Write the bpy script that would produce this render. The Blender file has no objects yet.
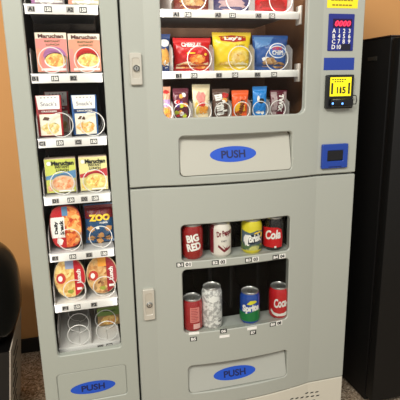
import bpy, bmesh, math, random
from mathutils import Vector, Matrix
random.seed(7)
scene = bpy.context.scene
col = scene.collection
PI = math.pi

# ------------------------------------------------------------------ camera
FOC = 467.32
CAM = Vector((-0.12332, -1.26268, 1.17400))
YAW, PIT, ROL = 0.25091, 0.24111, -0.01928
def basis():
    cy, sy = math.cos(YAW), math.sin(YAW); cp, sp = math.cos(PIT), math.sin(PIT)
    cr, sr = math.cos(ROL), math.sin(ROL)
    f = Vector((sy*cp, cy*cp, -sp)); r = Vector((cy, -sy, 0)); u = r.cross(f)
    return r*cr + u*sr, u*cr - r*sr, f
CR, CU, CF = basis()
cd = bpy.data.cameras.new('camera'); cam = bpy.data.objects.new('camera', cd); col.objects.link(cam)
cd.sensor_width = 36; cd.lens = FOC/400*36; cd.clip_start = .02
m = Matrix((CR, CU, -CF)).transposed().to_4x4(); m.translation = CAM
cam.matrix_world = m
scene.camera = cam

def at(x, y, Y):
    """point of the place seen at picture position x, y on the upright plane at depth Y"""
    d = CF + CR*((x-200)/FOC) - CU*((y-200)/FOC)
    t = (Y-CAM.y)/d.y
    return CAM + d*t
KL, KR, BOW = 0.0606, 0.5682, 0.0242
def bulge(u):
    if u <= KL or u >= KR: return 0.0
    s = (u-KL)/(KR-KL)
    return BOW*(1-(2*s-1)**2)
def face(x, y):
    Y = 0
    for _ in range(6):
        h = at(x, y, Y); Y = -bulge(h.x)
    return h.x, h.z

# ------------------------------------------------------------------ materials
def lin(c):
    c = c/255
    return c/12.92 if c <= .04045 else ((c+.055)/1.055)**2.4
def L(rgb): return (lin(rgb[0]), lin(rgb[1]), lin(rgb[2]), 1)
MATS = {}
def mat(name, rgb, rough=.5, metal=0, spec=.5, emit=0, noise=None, bump=None, coat=0, alpha=None):
    if name in MATS: return MATS[name]
    M = bpy.data.materials.new(name); M.use_nodes = True; nt = M.node_tree
    b = nt.nodes['Principled BSDF']
    b.inputs['Base Color'].default_value = L(rgb); b.inputs['Roughness'].default_value = rough
    b.inputs['Metallic'].default_value = metal; b.inputs['Specular IOR Level'].default_value = spec
    if coat: b.inputs['Coat Weight'].default_value = coat
    if emit:
        b.inputs['Emission Color'].default_value = L(rgb); b.inputs['Emission Strength'].default_value = emit
    tc = nt.nodes.new('ShaderNodeTexCoord')
    if noise:   # (scale, rgb2, contrast)
        n = nt.nodes.new('ShaderNodeTexNoise'); n.inputs['Scale'].default_value = noise[0]; n.inputs['Detail'].default_value = 4
        nt.links.new(tc.outputs['Object'], n.inputs['Vector'])
        r = nt.nodes.new('ShaderNodeValToRGB'); c = noise[2]
        r.color_ramp.elements[0].position = .5-c; r.color_ramp.elements[1].position = .5+c
        r.color_ramp.elements[0].color = L(rgb); r.color_ramp.elements[1].color = L(noise[1])
        nt.links.new(n.outputs['Fac'], r.inputs['Fac']); nt.links.new(r.outputs['Color'], b.inputs['Base Color'])
    if bump:
        n = nt.nodes.new('ShaderNodeTexNoise'); n.inputs['Scale'].default_value = bump[0]; n.inputs['Detail'].default_value = 3
        nt.links.new(tc.outputs['Object'], n.inputs['Vector'])
        bp = nt.nodes.new('ShaderNodeBump'); bp.inputs['Strength'].default_value = bump[1]; bp.inputs['Distance'].default_value = .002
        nt.links.new(n.outputs['Fac'], bp.inputs['Height']); nt.links.new(bp.outputs['Normal'], b.inputs['Normal'])
    MATS[name] = M
    return M
def food(name, cols, scale=90, rough=.4, stretch=(1, 1, 1)):
    """printed food picture: cells of several colours"""
    if name in MATS: return MATS[name]
    M = bpy.data.materials.new(name); M.use_nodes = True; nt = M.node_tree
    b = nt.nodes['Principled BSDF']; b.inputs['Roughness'].default_value = rough
    tc = nt.nodes.new('ShaderNodeTexCoord'); mp = nt.nodes.new('ShaderNodeMapping')
    mp.inputs['Scale'].default_value = stretch
    v = nt.nodes.new('ShaderNodeTexVoronoi'); v.inputs['Scale'].default_value = scale
    nz = nt.nodes.new('ShaderNodeTexNoise'); nz.inputs['Scale'].default_value = scale*.7
    nt.links.new(tc.outputs['Object'], mp.inputs['Vector'])
    nt.links.new(mp.outputs['Vector'], v.inputs['Vector']); nt.links.new(mp.outputs['Vector'], nz.inputs['Vector'])
    sep = nt.nodes.new('ShaderNodeSeparateColor'); nt.links.new(v.outputs['Color'], sep.inputs['Color'])
    mx = nt.nodes.new('ShaderNodeMath'); mx.operation = 'MULTIPLY_ADD'; mx.inputs[1].default_value = .7
    nt.links.new(sep.outputs[0], mx.inputs[0])
    m2 = nt.nodes.new('ShaderNodeMath'); m2.operation = 'MULTIPLY'; m2.inputs[1].default_value = .35
    nt.links.new(nz.outputs['Fac'], m2.inputs[0]); nt.links.new(m2.outputs[0], mx.inputs[2])
    r = nt.nodes.new('ShaderNodeValToRGB'); r.color_ramp.interpolation = 'LINEAR'
    els = r.color_ramp.elements
    while len(els) < len(cols): els.new(.5)
    for i, c in enumerate(cols):
        els[i].position = .1+.8*i/(len(cols)-1); els[i].color = L(c)
    nt.links.new(mx.outputs[0], r.inputs['Fac']); nt.links.new(r.outputs['Color'], b.inputs['Base Color'])
    MATS[name] = M
    return M
def glass_mat():
    M = bpy.data.materials.new('clear_glass'); M.use_nodes = True; nt = M.node_tree
    for n in list(nt.nodes):
        if n.type != 'OUTPUT_MATERIAL': nt.nodes.remove(n)
    out = [n for n in nt.nodes if n.type == 'OUTPUT_MATERIAL'][0]
    t = nt.nodes.new('ShaderNodeBsdfTransparent'); t.inputs[0].default_value = (.98, .985, .98, 1)
    g = nt.nodes.new('ShaderNodeBsdfGlossy'); g.inputs['Roughness'].default_value = .03
    f = nt.nodes.new('ShaderNodeFresnel'); f.inputs['IOR'].default_value = 1.18
    mx = nt.nodes.new('ShaderNodeMixShader')
    nt.links.new(f.outputs[0], mx.inputs[0]); nt.links.new(t.outputs[0], mx.inputs[1]); nt.links.new(g.outputs[0], mx.inputs[2])
    nt.links.new(mx.outputs[0], out.inputs['Surface'])
    return M
GLASS = glass_mat()
DOOR = mat('door_enamel', (166, 169, 160), .42, bump=(900, .05))
TOWER = mat('tower_enamel', (164, 168, 158), .42, bump=(900, .05))
FLAP = mat('flap_plastic', (180, 179, 168), .4)
BASE = mat('base_enamel', (206, 201, 186), .45)
INNER = mat('snack_liner', (112, 76, 50), .6)
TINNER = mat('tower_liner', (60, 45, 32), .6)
BLACK = mat('black_void', (8, 8, 8), .8)
CANLINER = mat('can_liner', (12, 12, 11), .6)
RUBBER = mat('gasket', (14, 14, 13), .8)
WHITE = mat('shelf_white', (228, 226, 222), .4)
TRAYM = mat('tray_metal', (196, 196, 196), .35)
PLASTIC = mat('divider_plastic', (150, 146, 142), .3)
WIRE = mat('coil_wire', (222, 220, 216), .35)
CHROME = mat('chrome', (205, 205, 200), .22, metal=.9)
CHROME2 = mat('satin_chrome', (176, 174, 166), .35, metal=.8)
DARKM = mat('dark_metal', (60, 58, 54), .4, metal=.6)
INK = mat('ink', (22, 22, 24), .6)
GREYINK = mat('grey_ink', (90, 90, 92), .6)
PAPER = mat('paper', (236, 234, 228), .6)
PBLUE = mat('sticker_blue', (24, 78, 190), .45)
PNAVY = mat('sticker_text', (12, 26, 84), .5)
KBLUE = mat('keypad_blue', (28, 40, 128), .35)
CBLUE = mat('coin_blue', (26, 62, 152), .35)
W1 = mat('print_white', (240, 238, 232), .4)
YEL = mat('sticker_yellow', (246, 226, 30), .5)
SCR = mat('screen_yellow', (238, 222, 20), .5, emit=.35)
LED = mat('led_red', (255, 40, 70), .4, emit=1.6)
LEDB = mat('led_blue', (90, 150, 255), .4, emit=2.5)

# ------------------------------------------------------------------ object helpers
WL = {}
def wl(o): return WL.get(o.name, Vector((0, 0, 0)))
def sharp(bm, ang):
    bm.normal_update()
    for f in bm.faces: f.smooth = True
    for e in bm.edges:
        e.smooth = not (len(e.link_faces) != 2 or e.calc_face_angle(0) > ang)
def build(name, bm, mats, parent=None, local=False, smooth=.6, normals=True, kind=None, label=None):
    """link one bmesh as ONE object; local: coordinates are those of the parent already"""
    if normals: bmesh.ops.recalc_face_normals(bm, faces=bm.faces)
    if smooth: sharp(bm, smooth)
    vs = [v.co for v in bm.verts]
    lo = Vector([min(v[i] for v in vs) for i in range(3)]); hi = Vector([max(v[i] for v in vs) for i in range(3)])
    c = (lo+hi)/2
    if parent is None: c.z = lo.z
    for v in bm.verts: v.co -= c
    me = bpy.data.meshes.new(name); bm.to_mesh(me); bm.free()
    for M in (mats if isinstance(mats, (list, tuple)) else [mats]): me.materials.append(M)
    o = bpy.data.objects.new(name, me); col.objects.link(o)
    if parent is not None:
        o.parent = parent
        if local:
            o.location = c - LC.get(parent.name, Vector((0, 0, 0)))
            LC[o.name] = c.copy()
        else:
            o.location = c - wl(parent); WL[o.name] = c.copy()
    else:
        o.location = c; WL[o.name] = c.copy()
    if kind: o['kind'] = kind
    if label: o['label'] = label
    return o
LC = {}
def thing(name, label, cat, loc, rz=0, group=None):
    o = bpy.data.objects.new(name, None); o.empty_display_size = .05; col.objects.link(o)
    o.location = loc; o.rotation_euler = (0, 0, rz); WL[o.name] = Vector(loc)
    o['label'] = label; o['category'] = cat
    if group: o['group'] = group
    return o
def tag(o, label, cat, group=None):
    o['label'] = label; o['category'] = cat
    if group: o['group'] = group

# ------------------------------------------------------------------ shape helpers
def rrect(x0, x1, z0, z1, r, n=6):
    r = max(min(r, (x1-x0)/2-1e-5, (z1-z0)/2-1e-5), 1e-4)
    p = []
    for cx, cz, a in ((x1-r, z1-r, 0), (x0+r, z1-r, 90), (x0+r, z0+r, 180), (x1-r, z0+r, 270)):
        for k in range(n+1):
            t = math.radians(a+90*k/n); p.append((cx+r*math.cos(t), cz+r*math.sin(t)))
    return p
def rr4(R, d=0):   # rounded rect (x0,x1,z0,z1,r) grown by d
    return rrect(R[0]-d, R[1]+d, R[2]-d, R[3]+d, R[4]+d)
def add_loop(bm, pts, y):
    vs = [bm.verts.new((p[0], y, p[1])) for p in pts]
    es = []
    for i in range(len(vs)):
        es.append(bm.edges.new((vs[i], vs[(i+1) % len(vs)])))
    return vs, es
def bridge(bm, a, b, mi=0):
    n = len(a)
    for i in range(n):
        j = (i+1) % n
        f = bm.faces.new((a[i], a[j], b[j], b[i])); f.material_index = mi
def panel(outer, holes, yf, yb, c=.003, raw_holes=(), bow=False, ymap=None):
    """flat slab facing -y with chamfered rounded outline and openings"""
    bm = bmesh.new(); fe = []; be = []
    def ring(f, mid, back):
        vf, ef = add_loop(bm, f, yf); vm, _ = add_loop(bm, mid, yf+c); vb, eb = add_loop(bm, back, yb)
        bridge(bm, vf, vm); bridge(bm, vm, vb); fe.extend(ef); be.extend(eb)
    ring(rr4(outer, -c), rr4(outer), rr4(outer))
    for h in holes: ring(rr4(h, c), rr4(h), rr4(h))
    for h in raw_holes:
        vf, ef = add_loop(bm, h, yf); vb, eb = add_loop(bm, h, yb); bridge(bm, vf, vb); fe.extend(ef); be.extend(eb)
    bmesh.ops.triangle_fill(bm, use_beauty=True, use_dissolve=False, edges=fe, normal=(0, -1, 0))
    bmesh.ops.triangle_fill(bm, use_beauty=True, use_dissolve=False, edges=be, normal=(0, 1, 0))
    bmesh.ops.recalc_face_normals(bm, faces=bm.faces)
    if bow:
        for k in range(29):
            x = KL+(KR-KL)*k/28
            bmesh.ops.bisect_plane(bm, geom=bm.verts[:]+bm.edges[:]+bm.faces[:], dist=1e-6, plane_co=(x, 0, 0), plane_no=(1, 0, 0))
        for v in bm.verts: v.co.y -= bulge(v.co.x)
    if ymap:
        for v in bm.verts: v.co.y += ymap(v.co.x, v.co.z)
    return bm
def box(bm, x0, x1, y0, y1, z0, z1, bev=0, mi=0, seg=2):
    r = bmesh.ops.create_cube(bm, size=1)
    vs = r['verts']
    for v in vs: v.co = Vector((x0+(v.co.x+.5)*(x1-x0), y0+(v.co.y+.5)*(y1-y0), z0+(v.co.z+.5)*(z1-z0)))
    fs = set(f for v in vs for f in v.link_faces)
    for f in fs: f.material_index = mi
    if bev:
        es = set(e for v in vs for e in v.link_edges)
        bmesh.ops.bevel(bm, geom=list(es), offset=bev, segments=seg, profile=.5, affect='EDGES', material=mi)
    return vs
def tube(bm, pts, r, n=7, mi=0, closed=False):
    pts = [Vector(p) for p in pts]; rings = []
    prev = None
    for i, p in enumerate(pts):
        a = pts[i-1] if i else p; b = pts[i+1] if i+1 < len(pts) else p
        d = (b-a).normalized()
        if prev is None:
            up = Vector((0, 0, 1)) if abs(d.z) < .9 else Vector((1, 0, 0))
            s = d.cross(up).normalized()
        else:
            s = (prev-d*prev.dot(d)).normalized()
        prev = s; t = d.cross(s)
        rings.append([bm.verts.new(p+s*r*math.cos(2*PI*k/n)+t*r*math.sin(2*PI*k/n)) for k in range(n)])
    for a, b in zip(rings, rings[1:]):
        for k in range(n):
            f = bm.faces.new((a[k], a[(k+1) % n], b[(k+1) % n], b[k])); f.material_index = mi
    for e in (rings[0], rings[-1]):
        f = bm.faces.new(e); f.material_index = mi
def lathe(bm, prof, n=40, mi=0, cap0=True, cap1=True, cx=0, cy=0):
    rings = []
    for r, z in prof:
        rings.append([bm.verts.new((cx+r*math.sin(2*PI*k/n), cy-r*math.cos(2*PI*k/n), z)) for k in range(n)])
    for a, b in zip(rings, rings[1:]):
        for k in range(n):
            f = bm.faces.new((a[k], a[(k+1) % n], b[(k+1) % n], b[k])); f.material_index = mi
    if cap0: bm.faces.new(rings[0]).material_index = mi
    if cap1: bm.faces.new(rings[-1]).material_index = mi

# ---- flat printed shapes: (verts2d, faces)
_tc = {}
def text(s, h=None, w=None, cx=0, cy=0, bold=.0, shear=0, rot=0):
    key = (s, bold, shear)
    if key not in _tc:
        cu = bpy.data.curves.new('t', 'FONT'); cu.body = s; cu.align_x = 'CENTER'; cu.align_y = 'CENTER'
        cu.resolution_u = 3; cu.offset = bold; cu.shear = shear; cu.fill_mode = 'FRONT'
        o = bpy.data.objects.new('t', cu); col.objects.link(o)
        dg = bpy.context.evaluated_depsgraph_get(); dg.update()
        ev = o.evaluated_get(dg); me = ev.to_mesh()
        V = [(v.co.x, v.co.y) for v in me.vertices]; F = [tuple(p.vertices) for p in me.polygons]
        ev.to_mesh_clear(); bpy.data.objects.remove(o); bpy.data.curves.remove(cu)
        x0 = min(v[0] for v in V); x1 = max(v[0] for v in V); y0 = min(v[1] for v in V); y1 = max(v[1] for v in V)
        _tc[key] = ([((v[0]-(x0+x1)/2)/(x1-x0), (v[1]-(y0+y1)/2)/(y1-y0)) for v in V], F, (x1-x0)/(y1-y0))
    V, F, asp = _tc[key]
    if h is None: h = w/asp
    if w is None: w = h*asp
    c, s_ = math.cos(rot), math.sin(rot)
    return [(cx+x*w*c-y*h*s_, cy+x*w*s_+y*h*c) for x, y in V], F
def poly(pts): return list(pts), [tuple(range(len(pts)))]
def ell(cx, cy, a, b, n=36, rot=0):
    c, s = math.cos(rot), math.sin(rot)
    return poly([(cx+a*math.cos(2*PI*k/n)*c-b*math.sin(2*PI*k/n)*s, cy+a*math.cos(2*PI*k/n)*s+b*math.sin(2*PI*k/n)*c) for k in range(n)])
def rect(x0, x1, y0, y1): return poly([(x0, y0), (x1, y0), (x1, y1), (x0, y1)])
def blob(cx, cy, a, b, seed=0, n=22, j=.2):
    R = random.Random(seed)
    return poly([(cx+a*(1+j*R.uniform(-1, 1))*math.cos(2*PI*k/n), cy+b*(1+j*R.uniform(-1, 1))*math.sin(2*PI*k/n)) for k in range(n)])
def stamp(bm, shape, fn, mi=0, grid=None):
    """lay a flat printed shape onto a surface given by fn(u,v)->point"""
    V, F = shape; t = bmesh.new()
    vs = [t.verts.new((x, y, 0)) for x, y in V]
    for f in F:
        try: t.faces.new([vs[i] for i in f])
        except ValueError: pass
    if grid:
        xs = [x for x, _ in V]; ys = [y for _, y in V]
        for ax, lo, hi in ((0, min(xs), max(xs)), (1, min(ys), max(ys))):
            k = math.ceil(lo/grid)
            while k*grid < hi:
                co = [0, 0, 0]; co[ax] = k*grid; no = [0, 0, 0]; no[ax] = 1
                bmesh.ops.bisect_plane(t, geom=t.verts[:]+t.edges[:]+t.faces[:], dist=1e-7, plane_co=co, plane_no=no)
                k += 1
    bmesh.ops.triangulate(t, faces=[f for f in t.faces if len(f.verts) > 4])
    mp = {v: bm.verts.new(fn(v.co.x, v.co.y)) for v in t.verts}
    for f in t.faces:
        try:
            g = bm.faces.new([mp[v] for v in f.verts]); g.material_index = mi
        except ValueError: pass
    t.free()
def prints(name, parent, items, fn, grid=None, local=True, label=None):
    """items: (shape, material, layer) -> ONE printed part lying on its surface"""
    bm = bmesh.new(); mats = []
    for shape, M, layer in items:
        if M not in mats: mats.append(M)
        stamp(bm, shape, (lambda u, v, l=layer: fn(u, v, .0004+.00035*l)), mats.index(M), grid)
    return build(name, bm, mats, parent, local=local, smooth=0, normals=False, label=label)

# ================================================================== the setting
def struct(name, bm, M):
    o = build(name, bm, M, kind='structure', smooth=0); return o
def floor_mat():
    M = bpy.data.materials.new('speckled_floor'); M.use_nodes = True; nt = M.node_tree
    b = nt.nodes['Principled BSDF']; b.inputs['Roughness'].default_value = .3
    tc = nt.nodes.new('ShaderNodeTexCoord')
    v = nt.nodes.new('ShaderNodeTexVoronoi'); v.inputs['Scale'].default_value = 190
    nt.links.new(tc.outputs['Object'], v.inputs['Vector'])
    sep = nt.nodes.new('ShaderNodeSeparateColor'); nt.links.new(v.outputs['Color'], sep.inputs['Color'])
    r = nt.nodes.new('ShaderNodeValToRGB')
    e = r.color_ramp.elements; e.new(.4); e.new(.75)
    for i, (p, c) in enumerate(((.05, (96, 78, 62)), (.4, (156, 136, 114)), (.75, (182, 164, 142)), (1, (222, 208, 188)))):
        e[i].position = p; e[i].color = L(c)
    nt.links.new(sep.outputs[0], r.inputs['Fac']); nt.links.new(r.outputs['Color'], b.inputs['Base Color'])
    n = nt.nodes.new('ShaderNodeTexNoise'); n.inputs['Scale'].default_value = 300
    nt.links.new(tc.outputs['Object'], n.inputs['Vector'])
    bp = nt.nodes.new('ShaderNodeBump'); bp.inputs['Strength'].default_value = .25; bp.inputs['Distance'].default_value = .002
    nt.links.new(n.outputs['Fac'], bp.inputs['Height']); nt.links.new(bp.outputs['Normal'], b.inputs['Normal'])
    return M
WALLY = .80
b = bmesh.new(); box(b, -2.2, 2.6, -3.2, WALLY+.1, -.1, 0); struct('floor', b, floor_mat())
b = bmesh.new(); box(b, -2.2, 2.6, WALLY, WALLY+.1, 0, 2.7)
struct('wall_back', b, mat('tan_wall', (222, 162, 98), .75, noise=(3, (214, 154, 92), .3), bump=(220, .15)))
b = bmesh.new(); box(b, -2.2, 2.6, WALLY-.012, WALLY, 0, .068, bev=.003)
struct('baseboard_back', b, mat('black_baseboard', (14, 13, 12), .5))

# ================================================================== stickers and tags on a face
def faceP(u, v, e): return Vector((u, -bulge(u)-e, v))
def oval(parent, px, py, wpx, fn, label=None, k=.335):
    """blue oval PUSH sticker"""
    pass

def fit_rect(pl, pr, pt, pb, Y=None):
    """world x0,x1,z0,z1 from picture positions (left, right, top, bottom points)"""
    g = (lambda p: (lambda h: (h.x, h.z))(at(p[0], p[1], Y))) if Y is not None else (lambda p: face(*p))
    av = lambda ps, i: sum(g(p)[i] for p in ps)/len(ps)
    return av(pl, 0), av(pr, 0), av(pb, 1), av(pt, 1)

TAGN = [0]
def price_tag(parent, x, z, fn, s, dark=False, w=.014, h=.0085, blank=False, local=False):
    items = [(rect(x-w/2, x+w/2, z-h/2, z+h/2), INK if dark else mat('tag_grey', (158, 154, 150), .6), 0)]
    if not blank: items.append((text(s, w=w*.80, h=h*.72, cx=x, cy=z, bold=.05), PAPER if dark else INK, 1))
    return prints('price_tag', parent, items, fn, .012, local=local)

# ================================================================== main vending machine
vm = thing('vending_machine', 'large grey vending machine with snacks behind the upper window and drink cans below', 'vending machine', (.35, 0, 0))
X0, X1, TOPZ, ZS, ZB = .003, .700, 1.72, .9, .1837
# cabinet: outer shell with two open-fronted compartments
b = bmesh.new()
D0, D1 = .0225, .74
def shell(b, x0, x1, z0, z1, y0, y1, t, floors):
    box(b, x0, x0+t, y0, y1, z0, z1, mi=0); box(b, x1-t, x1, y0, y1, z0, z1, mi=0)
    box(b, x0+t, x1-t, y1-t, y1, z0, z1, mi=0); box(b, x0+t, x1-t, y0, y1-t, z1-t, z1, mi=0)
    for f in floors: box(b, x0+t, x1-t, y0, y1-t, f-t/2, f+t/2, mi=0)
shell(b, X0, X1, .0, TOPZ, D0, D1, .02, (.014, ZB, ZS))
build('cabinet', b, mat('cabinet_side', (120, 122, 116), .5), vm)
def liner(x0, x1, z0, z1, y0, y1, M, parent, name):
    """dark inner lining of a compartment, open to the front"""
    b = bmesh.new(); t = .004
    box(b, x0, x0+t, y0, y1, z0, z1); box(b, x1-t, x1, y0, y1, z0, z1)
    box(b, x0+t, x1-t, y1-t, y1, z0, z1); box(b, x0+t, x1-t, y0, y1-t, z0, z0+t); box(b, x0+t, x1-t, y0, y1-t, z1-t, z1)
    return build(name, b, M, parent)
liner(.060, .585, ZS+.011, 1.69, .024, .46, INNER, vm, 'snack_compartment_lining')
liner(.060, .585, ZB+.011, ZS-.011, .024, .40, CANLINER, vm, 'can_compartment_lining')

# --- openings in the doors
ux0, ux1, uz0, _ = fit_rect([(160.8, 2), (162, 60), (163.2, 100)], [(308.5, 4), (307, 60), (305.5, 88)], [(200, 0)], [(180, 118.6), (230, 117), (285, 114)])
SNACKWIN = (ux0, ux1, uz0, 1.62, .02)
tx0, tx1, tz0, tz1 = fit_rect([(179, 145), (180.3, 170)], [(293, 140), (291.3, 163)], [(190, 135.4), (235, 134.6), (283, 132.6)], [(190, 176.6), (240, 174), (284, 170)])
TRAY1 = (tx0, tx1, tz0, tz1, .012)
cx0, cx1, cz0, cz1 = fit_rect([(181, 235), (182, 255)], [(290, 225), (289.5, 245)], [(192, 225), (240, 221), (280, 217.5)], [(200, 260.7), (240, 256.8), (285, 251)])
CANWIN1 = (cx0, cx1, cz0, cz1, .012)
_, _, dz0, dz1 = fit_rect([(183, 290)], [(288, 290)], [(200, 269.3), (240, 265), (285, 258.6)], [(200, 332.5), (240, 327.4), (278, 320.6)])
CANWIN2 = (cx0, cx1, dz0, dz1, .014)
sx0, sx1, sz0, sz1 = fit_rect([(188, 372), (189.6, 387)], [(286.4, 360), (287.6, 372)], [(195, 364.5), (240, 359.6), (280, 353)], [(195, 391.8), (240, 386), (282, 379.3)])
TRAY2 = (sx0, sx1, sz0, sz1, .013)

bmU = panel((X0, X1, ZS+.0028, TOPZ-.004, .004), [SNACKWIN, TRAY1], 0, .020, .0028, bow=True)
up = build('upper_door', bmU, DOOR, vm, smooth=.1)
bmL = panel((X0, X1, ZB, ZS-.0028, .004), [CANWIN1, CANWIN2, TRAY2], 0, .020, .0028, bow=True)
low = build('lower_door', bmL, DOOR, vm, smooth=.1)
def pane(parent, R, name='window_pane', y=.0215):
    b = bmesh.new(); g = .010
    b2 = panel((R[0]-g, R[1]+g, R[2]-g, R[3]+g, .012), [], y, y+.002, .0004)
    return build(name, b2, GLASS, parent, smooth=0)
pane(up, SNACKWIN)
for R_ in (CANWIN1, CANWIN2):
    b = panel((R_[0]+.0006, R_[1]-.0006, R_[2]+.0006, R_[3]-.0006, R_[4]), [], .0010, .0022, .0003, bow=True)
    build('window_pane', b, GLASS, low, smooth=.1)
# delivery flaps, leaning: top set back behind the bowed door, bottom nearly flush
def flap(parent, R, yt, yb_, M, g=.0015):
    z0, z1 = R[2]+g, R[3]-g
    fm = lambda x, z: yb_+(yt-yb_)*max(0, min(1, (z-z0)/(z1-z0)))
    b = panel((R[0]+g, R[1]-g, z0, z1, R[4]), [], 0, .006, .0015, ymap=fm)
    build('delivery_flap', b, M, parent, smooth=.3)
    return fm
f1 = flap(up, TRAY1, .007, -.0175, FLAP)
f2 = flap(low, TRAY2, .006, -.0165, mat('lower_flap_plastic', (170, 172, 164), .4))
def push(parent, c, w, h, fn, rot=0):
    its = [(ell(c[0], c[1], w/2, h/2, rot=rot), PBLUE, 0), (text('PUSH', w=w*.52, h=h*.5, cx=c[0], cy=c[1], bold=.03, rot=rot), PNAVY, 1)]
    return prints('push_sticker', parent, its, fn, None, local=False)
def on_flap(fm): return lambda u, v, e: Vector((u, fm(u, v)-e, v))
c = at(234, 154.3, -.012); w = (at(257.5, 154, -.012)-at(211, 154, -.012)).x
push(up, (c.x, c.z), w, .044, on_flap(f1))
c = at(235, 373.2, -.01); w = (at(256, 372, -.01)-at(214, 372, -.01)).x
push(low, (c.x, c.z), w, .042, on_flap(f2))

# door locks: a chrome plate with a recessed grip and a round key cylinder
def lock(parent, xl, xr, yt, yb_, cyl):
    x0, z1 = face(xl, yt); x1, z0 = face(xr, yb_); kx, kz = face(*cyl)
    b = panel((x0, x1, z0, z1, .004), [(x0+.007, x1-.007, z0+.018, z1-.014, .004)], -.010, .0, .002)
    pl = build('lock_plate', b, mat('lock_plate_metal', (206, 202, 190), .3, metal=.35), parent, smooth=.4)
    b = bmesh.new(); box(b, x0+.007, x1-.007, -.0085, -.001, z0+.017, z1-.013)
    build('grip_recess', b, mat('lock_recess', (196, 190, 176), .35, metal=.3), parent)
    b = bmesh.new(); lathe(b, [(.0095, 0), (.0095, .0085), (.0078, .0105)], 24, mi=0, cap1=False); lathe(b, [(.0078, .0105), (.0066, .0098)], 24, mi=1, cap0=False, cap1=False); lathe(b, [(.0066, .0098), (.0056, .0108), (.0001, .0108)], 24, mi=0, cap0=False)
    for v in b.verts: v.co = Vector((kx+v.co.x, -.002-v.co.z, kz+v.co.y))
    box(b, kx-.0008, kx+.0008, -.0136, -.012, kz-.0034, kz+.0034, mi=1)
    build('lock_cylinder', b, [CHROME, BLACK], parent)
lock(up, 128.8, 142.4, 53, 85, (136, 68.5))
lock(low, 142.2, 155, 289, 318, (149, 303.5))

# control column on the upper door (flat strip right of the bowed panel)
def frect(p0, p1, p2, p3):   # corners TL TR BR BL -> x0,x1,z0,z1
    q = [face(*p) for p in (p0, p1, p2, p3)]
    return (q[0][0]+q[3][0])/2, (q[1][0]+q[2][0])/2, (q[2][1]+q[3][1])/2, (q[0][1]+q[1][1])/2
def flatP(y0): return lambda u, v, e: Vector((u, y0-e, v))
K = frect((328.9, 14), (354.6, 13.8), (352.2, 50.7), (327, 51))
b = panel((K[0], K[1], K[2], K[3], .002), [], -.003, .002, .001)
build('keypad_panel', b, KBLUE, up, smooth=.3)
its = []
xs = [face(x, 36)[0] for x in (333.2, 338.4, 343.2, 348.6)]
zs = [face(341, y)[1] for y in (31, 36.3, 41.6, 47)]
for r, row in enumerate(('A123', 'B456', 'C789', 'D')):
    for k, ch in enumerate(row): its.append((text(ch, h=.0118, cx=xs[k]-(zs[0]-zs[r])*0, cy=zs[r], bold=.02), W1, 1))
its.append((text('10', h=.0118, cx=xs[1]+.001, cy=zs[3], bold=.02), W1, 1))
its.append((rect(xs[2]-.008, xs[3]+.006, zs[3]-.009, zs[3]+.008), mat('dark_key', (14, 14, 34), .4), 0))
prints('keypad_lettering', up, its, flatP(-.003), local=False)
a0 = face(334.5, 20.3); a1 = face(350, 27)
its = [(rect(a0[0]-.006, a1[0]+.004, a1[1]-.003, a0[1]+.004), mat('display_window', (40, 14, 60), .2), 0),
       (text('0000', w=a1[0]-a0[0], h=(a0[1]-a1[1])*.86, cx=(a0[0]+a1[0])/2, cy=(a0[1]+a1[1])/2, bold=.03, shear=.2), LED, 1)]
prints('digit_display', up, its, flatP(-.003), local=False)
# yellow notice above the keypad
Y0 = frect((327.5, -14), (358.5, -14), (357.8, 7.8), (327.2, 8.6))
its = [(rect(*Y0), YEL, 0)]
for z, n in ((Y0[2]+.008, 6), (Y0[2]+.021, 7), (Y0[2]+.034, 7), (Y0[2]+.047, 5)):
    R = random.Random(n+int(z*1e4)); x = Y0[0]+.012+(7-n)*.004
    for k in range(n):
        ww = R.uniform(.005, .010); its.append((rect(x, min(x+ww, Y0[1]-.006), z-.002, z+.002), mat('notice_ink', (150, 120, 20), .6), 1)); x += ww+.002
        if x > Y0[1]-.012: break
prints('yellow_notice', up, its, faceP, local=False)
S = frect((323.9, 58.4), (354.4, 57), (353.8, 69.4), (323.5, 70.8))
its = [(rect(*S), mat('blue_strip', (28, 58, 150), .4), 0)]
prints('blue_label_strip', up, its, faceP, local=False)
# bill acceptor
A = frect((325.6, 75.2), (352, 74.4), (350.4, 106.3), (323.8, 110.4))
b = panel((A[0], A[1], A[2], A[3], .004), [], -.016, .0, .004)
zm = A[2]+(A[3]-A[2])*.36
build('bill_acceptor', b, mat('acceptor_black', (20, 20, 22), .3), up, smooth=.4)
b = bmesh.new(); box(b, A[0]+.008, A[1]-.008, -.030, -.0155, A[2]+.006, zm-.006, bev=.004)
build('bill_mouth', b, mat('mouth_black', (10, 10, 12), .25), up, smooth=.4)
q0 = (A[0]+.007, A[1]-.011, zm+.001, A[3]-.007); fA = flatP(-.016); cxq = (q0[0]+q0[1])/2; hq = q0[3]-q0[2]
its = [(rect(*q0), SCR, 0), (rect(q0[0]+.004, q0[0]+.010, q0[2]+.006, q0[3]-.016), INK, 1), (rect(q0[1]-.010, q0[1]-.004, q0[2]+.006, q0[3]-.016), INK, 1),
       (text('1', h=hq*.34, cx=cxq-.010, cy=q0[2]+hq*.32, bold=.03), INK, 1), (text('5', h=hq*.36, cx=cxq+.011, cy=q0[2]+hq*.32, bold=.03), INK, 1),
       (poly([(cxq-.003, q0[2]+hq*.15), (cxq+.003, q0[2]+hq*.15), (cxq+.003, q0[2]+hq*.4), (cxq, q0[2]+hq*.55), (cxq-.003, q0[2]+hq*.4)]), INK, 1)]
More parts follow.
